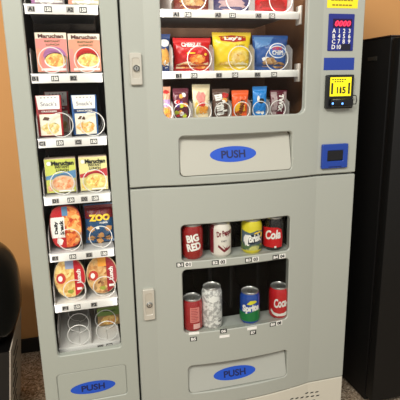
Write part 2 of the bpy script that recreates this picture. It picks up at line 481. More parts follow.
for k in range(6):
    its.append((rect(q0[0]+.006+k*.0078, q0[0]+.011+k*.0078, q0[3]-.008, q0[3]-.005), INK, 1))
    if 0 < k < 5: its.append((rect(q0[0]+.006+k*.0078, q0[0]+.011+k*.0078, q0[3]-.014, q0[3]-.011), INK, 1))
prints('bill_instruction_screen', up, its, fA, local=False)
for px in (333, 342.6):
    k = at(px, 103.6, -.031); b = bmesh.new()
    bmesh.ops.create_uvsphere(b, u_segments=12, v_segments=8, radius=.0032)
    for v in b.verts: v.co = Vector((k.x+v.co.x, -.030+v.co.y*.5, k.z+v.co.z))
    build('indicator_light', b, LEDB, up, smooth=1)
b = bmesh.new(); tube(b, [(A[1]-.002, -.010, A[2]+.012), (A[1]+.004, -.022, A[2]+.012), (A[1]+.005, -.024, A[2]+.024), (A[1]+.003, -.022, A[2]+.036), (A[1]-.002, -.010, A[2]+.038)], .0016)
build('wire_latch', b, DARKM, up)
# coin return
Cc = frect((321.4, 145), (346.8, 142.6), (346, 166.6), (320.5, 169))
O = frect((326.2, 151), (341.8, 149.4), (341.4, 160), (326, 161.4))
b = panel((Cc[0], Cc[1], Cc[2], Cc[3], .003), [(O[0], O[1], O[2], O[3], .003)], -.010, .0, .002)
build('coin_return_frame', b, CBLUE, up, smooth=.4)
b = bmesh.new(); box(b, O[0]-.002, O[1]+.002, -.002, -.001, O[2]-.002, O[3]+.002)
vs = box(b, O[0], O[1], -.008, -.0045, O[2]+.004, O[3])
build('coin_return_door', b, mat('coin_door', (16, 16, 20), .3), up)
b = bmesh.new()
its = [(rect(O[0]+.004, O[1]-.004, Cc[2]+.004, Cc[2]+.0065), PNAVY, 0)]
prints('coin_return_marking', up, its, flatP(-.010), local=False)

# base panel with louvre slots
b = panel((X0, X1, .012, ZB-.0035, .003), [], .002, .016, .002, bow=True)
bp_ = build('base_panel', b, BASE, vm, smooth=.1)
SLOT = mat('vent_black', (16, 15, 13), .8)
for xa, xb, y in ((306, 321, 391.2), (291, 322, 394.8), (280, 318, 399.6), (268, 316, 404.5), (258, 312, 409)):
    n = round((xb-xa)/5.2)
    for k in range(n):
        x = xa+(xb-xa)*k/n
        u, v = face(x, y+(xb-x)*.135)
        b = bmesh.new()
        vs0 = [b.verts.new((px_, .0018-bulge(px_), pz_)) for px_, pz_ in ((u, v), (u+.0115, v), (u+.0085, v-.0044), (u-.003, v-.0044))]
        vs1 = [b.verts.new(q.co+Vector((0, .004, 0))) for q in vs0]
        b.faces.new(vs0); b.faces.new(vs1); bridge(b, vs0, vs1)
        build('vent_slot', b, SLOT, bp_, smooth=0)
for sx in (X0+.05, X1-.05):
    for sy in (.09, .66):
        b = bmesh.new(); lathe(b, [(.02, 0), (.022, .003), (.016, .006), (.016, .016)], 16, cx=sx, cy=sy); build('foot', b, RUBBER, vm)

# ---- trays with rail, dividers, coils and tags
def coil(parent, x, z, R, y0, n=4, gap=.075, r=.00135):
    """delivery spiral: rings around the goods, joined along the tray"""
    pts = []; N = 28
    for k in range(n):
        yk = y0+k*gap
        for i in range(N+1):
            t = -PI/2+2*PI*i/N
            pts.append((x+R*math.cos(t), yk+.010*i/N, z+R+r+R*math.sin(t)))
    b = bmesh.new(); tube(b, pts, r, 6)
    return build('spiral_coil', b, WIRE, parent, smooth=1)
def make_tray(parent, x0, x1, z, cols, tags, railh=.021, yf=.050, depth=.36, divh=.05, lipx=None, ringR=.033, drop=.002, tray_mat=None, rail_mat=None):
    b = bmesh.new(); box(b, x0, x1, yf, yf+depth, z-.003, z)
    tr = build('tray', b, tray_mat or TRAYM, parent)
    lx = lipx or (x0, x1)
    b = bmesh.new(); box(b, lx[0], lx[1], yf-.004, yf+.0005, z-railh+drop, z+drop, bev=.001)
    build('front_rail', b, rail_mat or WHITE, tr, smooth=.4)
    return tr
def add_divider(tr, x, z, h, y0=.058, y1=.40, M=None):
    b = bmesh.new()
    t = .0012
    pts = [(y0, z), (y1, z), (y1, z+h), (y0+.025, z+h), (y0, z+h*.8)]
    lo = [b.verts.new((x-t, p[0], p[1])) for p in pts]; hi = [b.verts.new((x+t, p[0], p[1])) for p in pts]
    b.faces.new(lo); b.faces.new(hi)
    for i in range(5): b.faces.new((lo[i], lo[(i+1) % 5], hi[(i+1) % 5], hi[i]))
    return build('divider', b, M or PLASTIC, tr)
def rail_tags(tr, z, pxs, py, strs, dark=False, yf=.046, w=.015, h=.0095):
    for x, s in zip(pxs, strs):
        q = at(x, py, yf)
        price_tag(tr, q.x, z-.0085, flatP(yf), s, dark and not s.startswith(('A', 'B', 'C', 'D')), w=w, h=h)

# upper compartment trays
UR = 298.5
def utray(y_at_230, strs, pxs, lip=True):
    z = at(230, y_at_230, .046).z
    xl = .072; xr = at(UR, y_at_230, .05).x
    tr = make_tray(vm, xl, xr, z, None, None, railh=.0200)
    return tr, z
ut = []
tr, z = utray(11.2, 0, 0); ut.append((tr, z))
for x, s in zip((176, 188, 218, 232.5, 258.5, 272), ('A1', '125', 'A3', '125', 'A5', '125')):
    price_tag(tr, at(x, 15, .046).x, z-.0105, flatP(.046), s, s == '125', w=.0185, h=.0135)
tr, z = utray(71.3, 0, 0); ut.append((tr, z))
for x, s in zip((178.5, 194, 219, 235, 257.5, 274), ('B1', '125', 'B3', '125', 'B5', '125')):
    price_tag(tr, at(x, 75, .046).x, z-.0105, flatP(.046), s, s == '125', w=.0185, h=.0135)
tr, z = utray(119.5, 0, 0); ut.append((tr, z))
for k in range(2):   # clear end brackets of the two upper trays
    tr, z = ut[k]; xr = at(UR, 40, .05).x
    b = bmesh.new(); box(b, xr+.0005, xr+.007, .044, .075, z-.032, z+.020, bev=.002); build('end_bracket', b, mat('bracket_plastic', (176, 168, 160), .35), tr, smooth=.5)
    for px in (172.5, 213.5, 253.8, 291.5):
        add_divider(tr, at(px, 60, .06).x, z, .075)
for px in (173, 192, 211, 231, 250.5, 269.5, 288.5): add_divider(ut[2][0], at(px, 110, .06).x, ut[2][1], .055)
for px in (199.5, 240, 277): coil(ut[1][0], at(px, 58, .06).x, ut[1][1], .034, .056)
for px in (194, 238, 281): coil(ut[0][0], at(px, 2, .06).x, ut[0][1], .034, .056)
for px in (164.5, 182, 203.5, 223, 242, 260.5, 278): coil(ut[2][0], at(px, 110, .06).x, ut[2][1]+.0005, .0235, .056)

# can shelves
def can_shelf(z, name='can_shelf'):
    b = bmesh.new(); n = 24; xa, xb = cx0-.012, cx1+.012; rows_ = []
    for k in range(n+1):
        x = xa+(xb-xa)*k/n; y = .0205-bulge(x)
        rows_.append([b.verts.new(p) for p in ((x, y, z), (x, .062, z), (x, .062, z-.014), (x, y, z-.014))])
    for p, q in zip(rows_, rows_[1:]): bridge(b, p, q)
    b.faces.new(rows_[0]); b.faces.new(rows_[-1])
    return build(name, b, mat('can_shelf_metal', (178, 182, 176), .4), vm, smooth=.3)
CS1 = can_shelf(CANWIN1[2]); CS2 = can_shelf(CANWIN2[2]-.003)
for zz, hh in ((CANWIN1[2], .155), (CANWIN2[2]-.003, .165)):
    for px in (212, 234, 262):
        b = bmesh.new(); x = at(px, 240, .12).x; box(b, x-.006, x+.006, .15, .38, zz-.02, zz+hh, bev=.002)
        build('can_column_divider', b, mat('rack_grey', (20, 20, 19), .6), vm, smooth=.4)
# tags of the cans: small printed codes on the door bar
for x, y, s in ((184, 264.6, 'B1 01'), (219, 262.2, 'B2 02'), (252, 259.6, 'B3 03'), (279, 256.6, 'B4 04'),
                (193.5, 339, 'B5'), (223.5, 331, '06'), (253, 332.4, 'B7'), (276, 323.6, 'B8 08')):
    u, v = face(x, y); n = len(s)
    a, _, c = s.partition(' '); its = []; hw = .0115
    uu = u-hw if c else u
    its += [(rect(uu-hw+.001, uu+hw-.001, v-.0072, v+.0072), INK, 0), (text(a, w=.015, h=.0098, cx=uu, cy=v, bold=.04), PAPER, 1)]
    if c: its += [(rect(u+.001, u+2*hw-.001, v-.0072, v+.0072), PAPER, 0), (text(c, w=.015, h=.0110, cx=u+hw, cy=v, bold=.05), INK, 1)]
    prints('price_tag', low, its, faceP, .012, local=False)
for x, y in ((194, 333.2), (224.5, 336.2), (252, 327 + 1.2)):
    u, v = face(x, y)
    prints('price_tag', low, [(rect(u-.016, u+.016, v-.0045, v+.0045), PAPER, 0)], faceP, .012, local=False)

# ================================================================== snack tower at the left
TX0, TX1 = -.2752, -.003
tw = thing('snack_tower', 'narrow grey vending tower of packaged meals joined to the left of the large machine', 'vending machine', ((TX0+TX1)/2, 0, 0))
b = bmesh.new(); shell(b, TX0, TX1, 0, TOPZ, D0, D1, .015, (.014,)); build('cabinet', b, mat('tower_side', (118, 120, 112), .5), tw)
wx0, wx1, wz0, _ = fit_rect([(22, 12), (25.5, 50), (44.5, 222), (48, 258)], [(100, 8), (102.7, 70), (117, 250), (120, 330)], [(60, 0)], [(64, 357), (90, 352.4), (114, 347)], 0)
TWIN = (wx0, wx1, wz0, 1.62, .010)
p0, p1, pz0, pz1 = fit_rect([(57.3, 384)], [(126.6, 378)], [(66, 374), (95, 369.2), (118, 366)], [(60, 404), (125, 396)], 0)
TFL = (p0, p1, pz0, pz1, .010)
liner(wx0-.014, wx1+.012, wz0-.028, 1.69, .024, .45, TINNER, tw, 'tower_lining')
b = panel((TX0, TX1, .10, TOPZ-.004, .004), [TWIN, TFL], 0, .020, .0022)
td = build('tower_door', b, TOWER, tw, smooth=.3)
b = panel((TX0, TX1, .012, .097, .003), [], .004, .0195, .002); build('base_panel', b, TOWER, tw, smooth=.3)
for sx in (TX0+.04, TX1-.04):
    for sy in (.09, .66):
        b = bmesh.new(); lathe(b, [(.02, 0), (.022, .003), (.016, .006), (.016, .016)], 16, cx=sx, cy=sy); build('foot', b, RUBBER, tw)
pane(td, TWIN)
ft = flap(td, TFL, .0022, .0016, TOWER, g=.0005)
c = at(93.2, 386.8, .003); w = (at(116, 386.8, .003)-at(70.5, 386.8, .003)).x
push(td, (c.x, c.z), w, .040, on_flap(ft), rot=.0)

tt = []
rows = ((4.6, 3.9), (74.3, 72.6), (139.5, 135.8), (197.2, 192.8), (255, 248), (305.5, 298), (349.6, 342.4))
LX = (at(24.5, 8, .046).x, at(101.5, 8, .046).x)
LX = (wx0+.002, wx1-.002)
for i, (yl, yr) in enumerate(rows):
    z = (at(45+i*4, yl-(0 if i == 0 else .8), .046).z + at(100+i*2, yr, .046).z)/2
    tr = make_tray(tw, wx0, wx1+.0, z, None, None, railh=.0225 if i < 6 else .022, drop=-.002 if i < 6 else .003, lipx=LX, tray_mat=WHITE if i > 4 else None)
    tt.append((tr, z))
letters = 'ABCDEFG'
tagpx = [(31, 48, 70, 83), (35, 55, 73.5, 0), (42, 60, 78.5, 94), (55.5, 71, 84.5, 95.5), (55, 73, 89.5, 104.5), (65.5, 77.5, 94.5, 0), (0, 0, 101, 110)]
for i, (tr, z) in enumerate(tt):
    for k, px in enumerate(tagpx[i]):
        if px:
            q = at(px, rows[i][0]+4, .046)
            s = ('%s%d' % (letters[i], k//2+1)) if k % 2 == 0 else '150'
            price_tag(tr, q.x, z-(.0130 if i < 6 else .009), flatP(.046), s, k % 2 == 1, w=.0185, h=.0140)
    xm = at((63.5, 67, 71, 77, 82.5, 86, 92)[i], rows[i][0]-5, .07).x
    add_divider(tr, xm, z, .05); add_divider(tr, wx0+.003, z, .065)
for i, (pl, pr) in enumerate(((46, 83), (51.5, 87), (61, 99.5), (62.5, 95), (70, 104), (75, 107), (79, 107.5))):
    y = rows[i][0]-12
    coil(tt[i][0], at(pl, y, .06).x, tt[i][1], .032, .056, n=3); coil(tt[i][0], min(at(pr, y, .06).x, wx1-.036), tt[i][1], .032, .056, n=3)
# row rails' light: lamp tube down the left jamb, behind the door
# ================================================================== packaged goods
def place(xl, xr, yt, Y, z):
    """centre x, width and height of a package standing on a tray at height z with its front at depth Y"""
    ym = (yt+200)/2
    a = at(xl, yt, Y); 
    return a
def dims(xl, xr, yt, yb_, Y):
    ym = (yt+yb_)/2
    a = at(xl, ym, Y); c = at(xr, ym, Y); t = at((xl+xr)/2, yt, Y)
    return (a.x+c.x)/2, c.x-a.x, t.z

def carton(name, label, cat, xl, xr, yt, yb_, Y, z, depth, items_fn, body, group=None, rz=0, lid=True):
    x, w, top = dims(xl, xr, yt, yb_, Y); h = top-z-.0035
    t = thing(name, label, cat, (x, Y+depth/2, z+.0035), rz, group)
    b = bmesh.new(); box(b, -w/2, w/2, -depth/2, depth/2, 0, h, bev=.0015)
    build('carton', b, body, t, local=True, smooth=.4)
    fn = lambda u, v, e: Vector((u, -depth/2-e, v))
    its, txt = items_fn(w, h)
    if its: prints('printed_picture', t, its, fn)
    if txt: prints('lettering', t, txt, fn)
    return t

def noodle_items(top, band, bandtxt, foodm, plate, second=True):
    def f(w, h):
        its = [(rect(-w/2+.001, w/2-.001, .001, h-.001), top, 0),
               (poly([(-w/2+.001, h*.50), (0, h*.58), (w/2-.001, h*.66), (w/2-.001, h*.42), (0, h*.40), (-w/2+.001, h*.40)]), band, 1),
               (ell(w*.06, h*.27, w*.40, h*.24), plate, 2), (ell(w*.06, h*.28, w*.34, h*.18), foodm, 3),
               (rect(-w*.44, -w*.30, h*.06, h*.22), foodm, 2), (rect(-w*.1, w*.4, h*.03, h*.07), W1, 4),
               (ell(-w*.36, h*.87, w*.07, w*.07), W1, 3)]
        txt = [(text('Maruchan', w=w*.72, h=h*.13, cx=w*.08, cy=h*.87, bold=.05), INK, 3),
               (text('INSTANT', w=w*.46, h=h*.08, cx=w*.06, cy=h*.76, bold=.03), bandtxt, 3),
               (text('LUNCH', w=w*.40, h=h*.08, cx=w*.06, cy=h*.66, bold=.03), bandtxt, 3)]
        return its, txt
    return f
def red_items(top, strip, foodm, halo):
    def f(w, h):
        its = [(rect(-w/2+.001, w/2-.001, .001, h-.001), top, 0),
               (poly([(-w/2+.001, h*.84), (0, h*.87), (w/2-.001, h*.83), (w/2-.001, h-.001), (-w/2+.001, h-.001)]), mat('cream_print', (236, 226, 206), .45), 1),
               (rect(-w/2+.001, -w*.36, .001, h*.6), strip, 1),
               (ell(w*.08, h*.42, w*.36, h*.22), halo, 2), (ell(w*.10, h*.30, w*.36, h*.20), W1, 2), (ell(w*.10, h*.31, w*.33, h*.17), foodm, 3),
               (rect(-w*.38, w*.44, h*.04, h*.10), W1, 3)]
        txt = [(text('Maruchan', w=w*.80, h=h*.10, cx=w*.0, cy=h*.91, bold=.04), mat('maroon_ink', (84, 34, 30), .5), 4),
               (text('INSTANT', w=w*.5, h=h*.05, cx=w*.04, cy=h*.78, bold=.02), mat('green_ink', (50, 90, 40), .5), 4),
               (text('LUNCH', w=w*.42, h=h*.05, cx=w*.04, cy=h*.70, bold=.02), mat('green_ink', (50, 90, 40), .5), 4)]
        return its, txt
    return f
NOOD = food('noodle_print', [(214, 120, 60), (230, 176, 92), (244, 214, 130), (200, 110, 50)], 160)
NOOD2 = food('noodle_print_pale', [(214, 168, 70), (240, 208, 110), (250, 234, 160), (210, 140, 60)], 170)
PINK = mat('pink_print', (230, 140, 132), .45); SALM = mat('salmon_print', (232, 152, 124), .45)
REDP = mat('red_print', (196, 40, 36), .45); PURP = mat('violet_print', (170, 110, 160), .45)
gN = 'cartons of instant noodles in the tower'
z = tt[1][1]
carton('noodle_carton', 'pink instant noodle carton with violet-edged bowl picture, left on second tower shelf', 'noodle carton', 36, 67.6, 32.4, 71, .075, z, .042, red_items(PINK, SALM, NOOD, PURP), mat('carton_cream', (224, 200, 180), .5), gN)
carton('noodle_carton', 'salmon instant noodle carton with pale bowl picture, right on second tower shelf', 'noodle carton', 68.8, 100.6, 33.6, 70.5, .075, z, .042, red_items(SALM, PINK, NOOD2, REDP), mat('carton_cream', (224, 200, 180), .5), gN)
z = tt[0][1]
carton('noodle_carton', 'grey-mauve noodle carton, left on topmost visible tower shelf, mostly out of frame', 'noodle carton', 29, 63, -36, 4, .075, z, .042, red_items(mat('mauve_print', (150, 128, 132), .45), PURP, NOOD, PINK), mat('carton_mauve', (120, 104, 108), .5), gN)
carton('noodle_carton', 'pale yellow noodle carton, right on topmost visible tower shelf, mostly out of frame', 'noodle carton', 66.5, 99, -36, 3.5, .075, z, .042, red_items(mat('pale_yellow_print', (208, 200, 160), .45), SALM, NOOD2, W1), mat('carton_mauve', (120, 104, 108), .5), gN)
z = tt[3][1]
GRN = mat('lime_print', (202, 208, 96), .45); CRM = mat('lemon_print', (226, 218, 150), .45)
BLU = mat('sky_print', (92, 138, 178), .45)
carton('noodle_carton', 'yellow-green instant noodle carton with blue band, left on fourth tower shelf', 'noodle carton', 45.2, 76.5, 158.6, 193, .075, z, .042, noodle_items(GRN, BLU, INK, food('noodle_print_pink', [(226, 150, 110), (240, 190, 150), (222, 130, 80), (236, 210, 170)], 160), mat('plate_tan', (222, 190, 160), .4)), mat('carton_cream', (224, 200, 180), .5), gN)
carton('noodle_carton', 'yellow-green instant noodle carton with red band, right on fourth tower shelf', 'noodle carton', 79.4, 107.6, 156.6, 190.5, .075, z, .042, noodle_items(CRM, mat('redband_print', (186, 52, 60), .45), INK, NOOD2, mat('plate_yellow', (222, 206, 130), .4)), mat('carton_cream', (224, 200, 180), .5), gN)

# cracker cartons
CR1 = food('cracker_print', [(226, 206, 120), (240, 226, 160), (206, 170, 90), (246, 238, 200)], 140)
CR2 = food('cracker_print_orange', [(236, 180, 90), (244, 210, 140), (222, 150, 60), (246, 232, 200)], 140)
def cracker(main, band, foodm):
    def f(w, h):
        its = [(poly([(-w*.42, h*.66), (w*.42, h*.66), (w*.44, h-.001), (-w*.47, h-.001)]), W1, 1), (rect(-w*.40, w*.42, .002, h*.54), mat('ivory_print', (244, 236, 214), .45), 1),
               (rect(-w*.42, w*.42, h*.57, h*.645), band, 1),
               (blob(0, h*.20, w*.33, h*.14, 5), foodm, 2), (poly([(-w*.3, h*.40), (0, h*.38), (-w*.02, h*.46), (-w*.2, h*.48)]), mat('brown_print', (90, 64, 50), .5), 2)]
        txt = [(text("Snack's", w=w*.62, h=h*.10, cx=0, cy=h*.79, bold=.0), mat('snack_ink', (70, 60, 90), .5), 2),
               (text('CRACKERS', w=w*.6, h=h*.04, cx=0, cy=h*.608, bold=.02), W1, 2), (text('- - - - -', w=w*.6, h=h*.02, cx=0, cy=h*.94), GREYINK, 2)]
        return its, txt
    return f
z = tt[2][1]
gC = 'cracker cartons on the third tower shelf'
CREDM = mat('carton_red', (168, 34, 40), .45); CBLUM = mat('carton_blue', (36, 84, 142), .45)
carton('cracker_carton', 'red and white cracker carton at the front left of third tower shelf', 'cracker carton', 36.8, 62.4, 95.2, 138, .075, z, .036, cracker(CREDM, mat('band_red', (120, 30, 34), .5), CR1), CREDM, gC)
carton('cracker_carton', 'blue and white cracker carton on third tower shelf', 'cracker carton', 72.2, 97.6, 94.8, 136.5, .075, z, .036, cracker(CBLUM, mat('band_blue', (24, 40, 80), .5), CR2), CBLUM, gC)
carton('cracker_carton', 'red cracker carton standing behind and right of the front red one', 'cracker carton', 45.5, 69.5, 91.5, 131, .150, z, .036, cracker(CREDM, mat('band_red', (120, 30, 34), .5), CR1), CREDM, gC)

# bags
def bagfn(w, h, t, seed=0, seal=.012):
    R = random.Random(seed); ph = [R.uniform(0, 6) for _ in range(6)]
    def th(u, v):
        a = min(1, abs(2*u/w)); bb = (v-seal)/(h-2*seal)
        if bb <= 0 or bb >= 1: return .0006
        bb = abs(2*bb-1)
        k = max(0, (1-a**3))*max(0, (1-bb**3.2))
        wr = .0011*math.sin(38/w*.06*u*10+ph[0])*math.sin(24*v/h+ph[1])*(k**.5)+.0014*math.sin(60*(u/w+v/h)+ph[2])*(1-k)*(k**.5)
        return .0006+t*k**.6+wr
    return th
def bag(name, label, cat, xl, xr, yt, yb_, Y, z, t, body, items_fn, group=None, seed=0, rz=0, topmat=None, lean=0, zb=None):
    x, w, top = dims(xl, xr, yt, yb_, Y); h = top-z-.0035
    o = thing(name, label, cat, (x, Y+t+.002, z+.0035), rz, group)
    if lean: o.rotation_euler[0] = lean
    th = bagfn(w, h, t, seed)
    b = bmesh.new(); nu, nv = 26, 30; F = []; B = []
    def edge(v):  # sides draw in slightly where the bag is full
        q = 2*v/h-1; return 1-.05*(1-q*q)
    for j in range(nv+1):
        v = h*j/nv; fr = []; br = []
        for i in range(nu+1):
            u = (-w/2+w*i/nu); d = th(u, v)
            zz = v+(.0012 if (i % 2 and j in (0, nv)) else 0)
            fr.append(b.verts.new((u*edge(v), -d, zz))); br.append(b.verts.new((u*edge(v), d*.9, zz)))
        F.append(fr); B.append(br)
    for j in range(nv):
        for i in range(nu):
            b.faces.new((F[j][i], F[j][i+1], F[j+1][i+1], F[j+1][i])); b.faces.new((B[j][i], B[j+1][i], B[j+1][i+1], B[j][i+1]))
        b.faces.new((F[j][0], F[j+1][0], B[j+1][0], B[j][0])); b.faces.new((F[j][nu], B[j][nu], B[j+1][nu], F[j+1][nu]))
    for i in range(nu):
        b.faces.new((F[0][i], B[0][i], B[0][i+1], F[0][i+1])); b.faces.new((F[nv][i], F[nv][i+1], B[nv][i+1], B[nv][i]))
    build('bag', b, body, o, local=True, smooth=1.2)
    fn = lambda u, v, e: Vector((u*edge(v), -th(u, v)-e-.0004, v))
    its, txt = items_fn(w, h)
    if its: prints('printed_picture', o, its, fn, .006)
    if txt: prints('lettering', o, txt, fn, .006)
    return o
def foil(name, rgb, rough=.32): return mat(name, rgb, rough, coat=.3)
RED = foil('foil_red', (196, 24, 26)); YELL = foil('foil_yellow', (240, 206, 40)); FBLU = foil('foil_blue', (48, 88, 156)); 
CHEEZ = food('cracker_orange', [(206, 90, 30), (236, 150, 60), (196, 60, 24), (250, 200, 110)], 120)
CHIP = food('chip_print', [(232, 184, 60), (250, 224, 120), (220, 160, 40), (254, 238, 170)], 90)
COOK = food('cookie_print', [(170, 120, 70), (206, 160, 100), (120, 76, 40), (226, 190, 140)], 110)
def cheez(w, h):
    its = [(poly([(-w*.44, h*.20), (-w*.15, h*.30), (w*.1, h*.18), (w*.42, h*.26), (w*.42, h*.10), (-w*.44, h*.08)]), mat('cream_wave', (244, 220, 180), .4), 0),
           (blob(w*.12, h*.36, w*.22, h*.15, 3), CHEEZ, 1), (blob(-w*.2, h*.16, w*.16, h*.07, 4), CHEEZ, 1), (blob(w*.2, h*.14, w*.18, h*.07, 6), CHEEZ, 1),
           (rect(-w*.18, w*.05, h*.52, h*.56), mat('yellow_print', (246, 210, 60), .4), 1), (ell(w*.34, h*.50, w*.04, h*.04), mat('yellow_print', (246, 210, 60), .4), 1)]
    return its, [(text('CHEEZ-IT', w=w*.54, h=h*.14, cx=-w*.04, cy=h*.80, bold=.05), W1, 2)]
def lays(w, h):
    its = [(poly([(-w*.32, h*.78), (0, h*.74), (w*.34, h*.78), (w*.36, h*.90), (w*.0, h*.93), (-w*.34, h*.90)]), mat('lays_red', (176, 34, 30), .4), 1),
           (ell(-w*.04, h*.86, w*.30, h*.055), mat('lays_gold', (236, 186, 50), .4), 0),
           (blob(w*.16, h*.38, w*.27, h*.17, 8), CHIP, 1), (blob(-w*.1, h*.16, w*.26, h*.09, 9), CHIP, 1), (blob(w*.22, h*.14, w*.18, h*.08, 10), mat('chip_white', (250, 240, 200), .4), 1)]
    return its, [(text("Lay's", w=w*.46, h=h*.13, cx=0, cy=h*.835, bold=.05, shear=.15), W1, 2), (text('CLASSIC', w=w*.26, h=h*.045, cx=w*.18, cy=h*.66, bold=.01), mat('brown_ink', (120, 84, 20), .5), 2)]
def cookies(w, h):
    its = [(poly([(-w*.46, h*.62), (-w*.1, h*.72), (w*.1, h*.96), (-w*.46, h*.96)]), mat('light_blue_print', (92, 136, 190), .4), 0),
           (ell(w*.16, h*.56, w*.27, h*.22), mat('logo_white', (226, 232, 240), .4), 1), (ell(w*.16, h*.56, w*.24, h*.19), mat('logo_blue', (70, 112, 184), .4), 2),
           (blob(-w*.06, h*.22, w*.20, h*.14, 12), COOK, 2), (blob(w*.24, h*.14, w*.16, h*.1, 13), COOK, 2), (blob(-w*.18, h*.32, w*.12, h*.06, 14), W1, 1)]
    return its, [(text('mini', w=w*.28, h=h*.13, cx=w*.14, cy=h*.64, bold=.04), mat('logo_red', (196, 50, 60), .4), 3), (text('CHIPS', w=w*.34, h=h*.13, cx=w*.16, cy=h*.50, bold=.04), W1, 3)]
def plain(cols):
    def f(w, h):
        return [(blob(0, h*.2, w*.34, h*.14, 21), cols[0], 0), (blob(w*.1, h*.45, w*.3, h*.13, 22), cols[1], 0), (ell(0, h*.75, w*.34, h*.1), cols[2], 0)], []
    return f
gB = 'snack bags in the upper window'
z = ut[1][1]
bag('snack_bag', 'red bag of cheese crackers on the middle snack shelf', 'snack bag', 174.2, 212.6, 37.6, 71, .088, z, .017, RED, cheez, gB, 1)
bag('snack_bag', 'yellow bag of potato chips on the middle snack shelf', 'snack bag', 214, 253.2, 31.8, 71, .088, z, .019, YELL, lays, gB, 2)
bag('snack_bag', 'blue bag of mini cookies on the middle snack shelf', 'snack bag', 254.4, 290.4, 35, 70.5, .088, z, .018, FBLU, cookies, gB, 3)
bag('snack_bag', 'blue and gold bag half hidden at the left end of the middle snack shelf', 'snack bag', 139, 172, 33.5, 71, .088, z, .017, foil('foil_navy', (40, 60, 110)), lambda w, h: ([(blob(w*.3, h*.38, w*.18, h*.22, 30), mat('tan_gold', (206, 150, 70), .4), 0), (ell(w*.3, h*.76, w*.16, h*.1), W1, 0), (blob(w*.34, h*.2, w*.1, h*.1, 31), W1, 0)], []), gB, 4)
z = ut[0][1]
bag('snack_bag', 'brown-red bag left on the top snack shelf, only its bottom showing', 'snack bag', 174, 211.5, -30, 10, .088, z, .017, foil('foil_brown', (120, 44, 30)), plain((COOK, CHEEZ, W1)), gB, 5)
bag('snack_bag', 'blue-violet bag in the middle of the top snack shelf, only its bottom showing', 'snack bag', 213, 252.5, -30, 10, .088, z, .017, foil('foil_violet', (66, 58, 100)), plain((mat('mauve_food', (180, 150, 150), .4), COOK, W1)), gB, 6)
bag('snack_bag', 'bright red bag right on the top snack shelf, only its bottom showing', 'snack bag', 255, 293, -30, 10, .088, z, .017, RED, plain((mat('dark_red_food', (150, 26, 18), .4), RED, W1)), gB, 7)
# animal cracker bag in the tower
def zoo(w, h):
    its = [(rect(-w*.48, w*.48, h*.66, h-.003), mat('zoo_maroon', (112, 24, 30), .4), 0)]
    for k, (a, c_) in enumerate(((-.30, .14), (.02, .22), (.30, .40), (-.32, .40), (.28, .12), (-.02, .06))):
        its.append((blob(w*a, h*c_, w*.12, h*.07, 40+k, j=.35), mat('zoo_cracker', (206, 150, 90), .5), 1))
    its.append((blob(-w*.08, h*.42, w*.06, h*.035, 49), W1, 1))
    return its, [(text('ZOO', w=w*.72, h=h*.17, cx=.0, cy=h*.68, bold=.06), mat('zoo_yellow', (244, 206, 60), .4), 3), (text('ANIMAL', w=w*.3, h=h*.05, cx=w*.14, cy=h*.55, bold=.02), W1, 3)]
bag('snack_bag', 'blue and maroon bag of animal crackers on the fifth tower shelf', 'snack bag', 84.8, 115, 205, 249, .085, tt[4][1], .016, foil('foil_zoo_blue', (38, 78, 118)), zoo, None, 11)

# film-topped meal bowls standing on edge
def bowl(name, label, xl, xr, yt, yb_, Y, z, items_fn, rim, n_exp=2.0, group=None, d=.040):
    x, w, top = dims(xl, xr, yt, yb_, Y); h = top-z-.0035
    o = thing(name, label, 'meal bowl', (x, Y+.004, z+.0035), 0, group)
    N = 48
    def out(s, y):
        p = []
        for k in range(N):
            t = 2*PI*k/N; c, q = math.cos(t), math.sin(t)
            p.append((s*w/2*math.copysign(abs(c)**(2/n_exp), c), y, h/2+s*h/2*math.copysign(abs(q)**(2/n_exp), q)))
        return p
    b = bmesh.new(); rings = [[b.verts.new(p) for p in out(s, y)] for s, y in ((.97, -.0015), (1, 0), (.99, .002), (.93, .003), (.80, d*.7), (.70, d), )]
    for a, c in zip(rings, rings[1:]): bridge(b, a, c)
    b.faces.new(rings[-1]); b.faces.new(rings[0])
    build('bowl', b, rim, o, local=True, smooth=.6)
    fn = lambda u, v, e: Vector((u, -.0015-e, v))
    def clip(x0, x1, z0, z1):  # part of the lid outline between limits
        p = out(.95, 0); q = [(min(max(a, x0), x1), min(max(c, z0), z1)) for a, _, c in p]
        r = []
        for k in q:
            if not r or (abs(k[0]-r[-1][0])+abs(k[1]-r[-1][1])) > 1e-5: r.append(k)
        return poly(r)
    its, txt = items_fn(w, h, clip)
    prints('film_lid', o, its, fn); prints('lettering', o, txt, fn)
    return o
BIG = 9
STEW = food('stew_print', [(206, 70, 30), (236, 140, 70), (244, 200, 120), (190, 50, 30), (226, 120, 60)], 100)
PASTA = food('pasta_print', [(226, 184, 90), (244, 220, 150), (214, 150, 70), (236, 200, 120)], 110)
BEEF = food('beef_print', [(150, 90, 50), (206, 150, 90), (226, 190, 130), (120, 64, 36)], 100)
def bowl_a(w, h, clip):
    its = [(clip(-BIG, BIG, -BIG, BIG), STEW, 0), (clip(-BIG, -w*.04, h*.26, h*.74), W1, 1), (clip(-BIG, -w*.10, h*.74, BIG), mat('bowl_red', (190, 34, 40), .4), 1),
           (clip(-w*.10, w*.08, h*.76, BIG), BLU, 1), (clip(-BIG, -w*.02, -BIG, h*.26), mat('bowl_red', (190, 34, 40), .4), 1), (blob(-w*.22, h*.17, w*.10, h*.08, 61), W1, 2),
           (ell(w*.2, h*.34, w*.26, h*.22), STEW, 1)]
    return its, [(text('Daily', w=h*.30, h=w*.13, cx=-w*.30, cy=h*.50, bold=.05, rot=PI/2), INK, 3), (text('Snack', w=h*.34, h=w*.13, cx=-w*.14, cy=h*.50, bold=.05, rot=PI/2), INK, 3)]
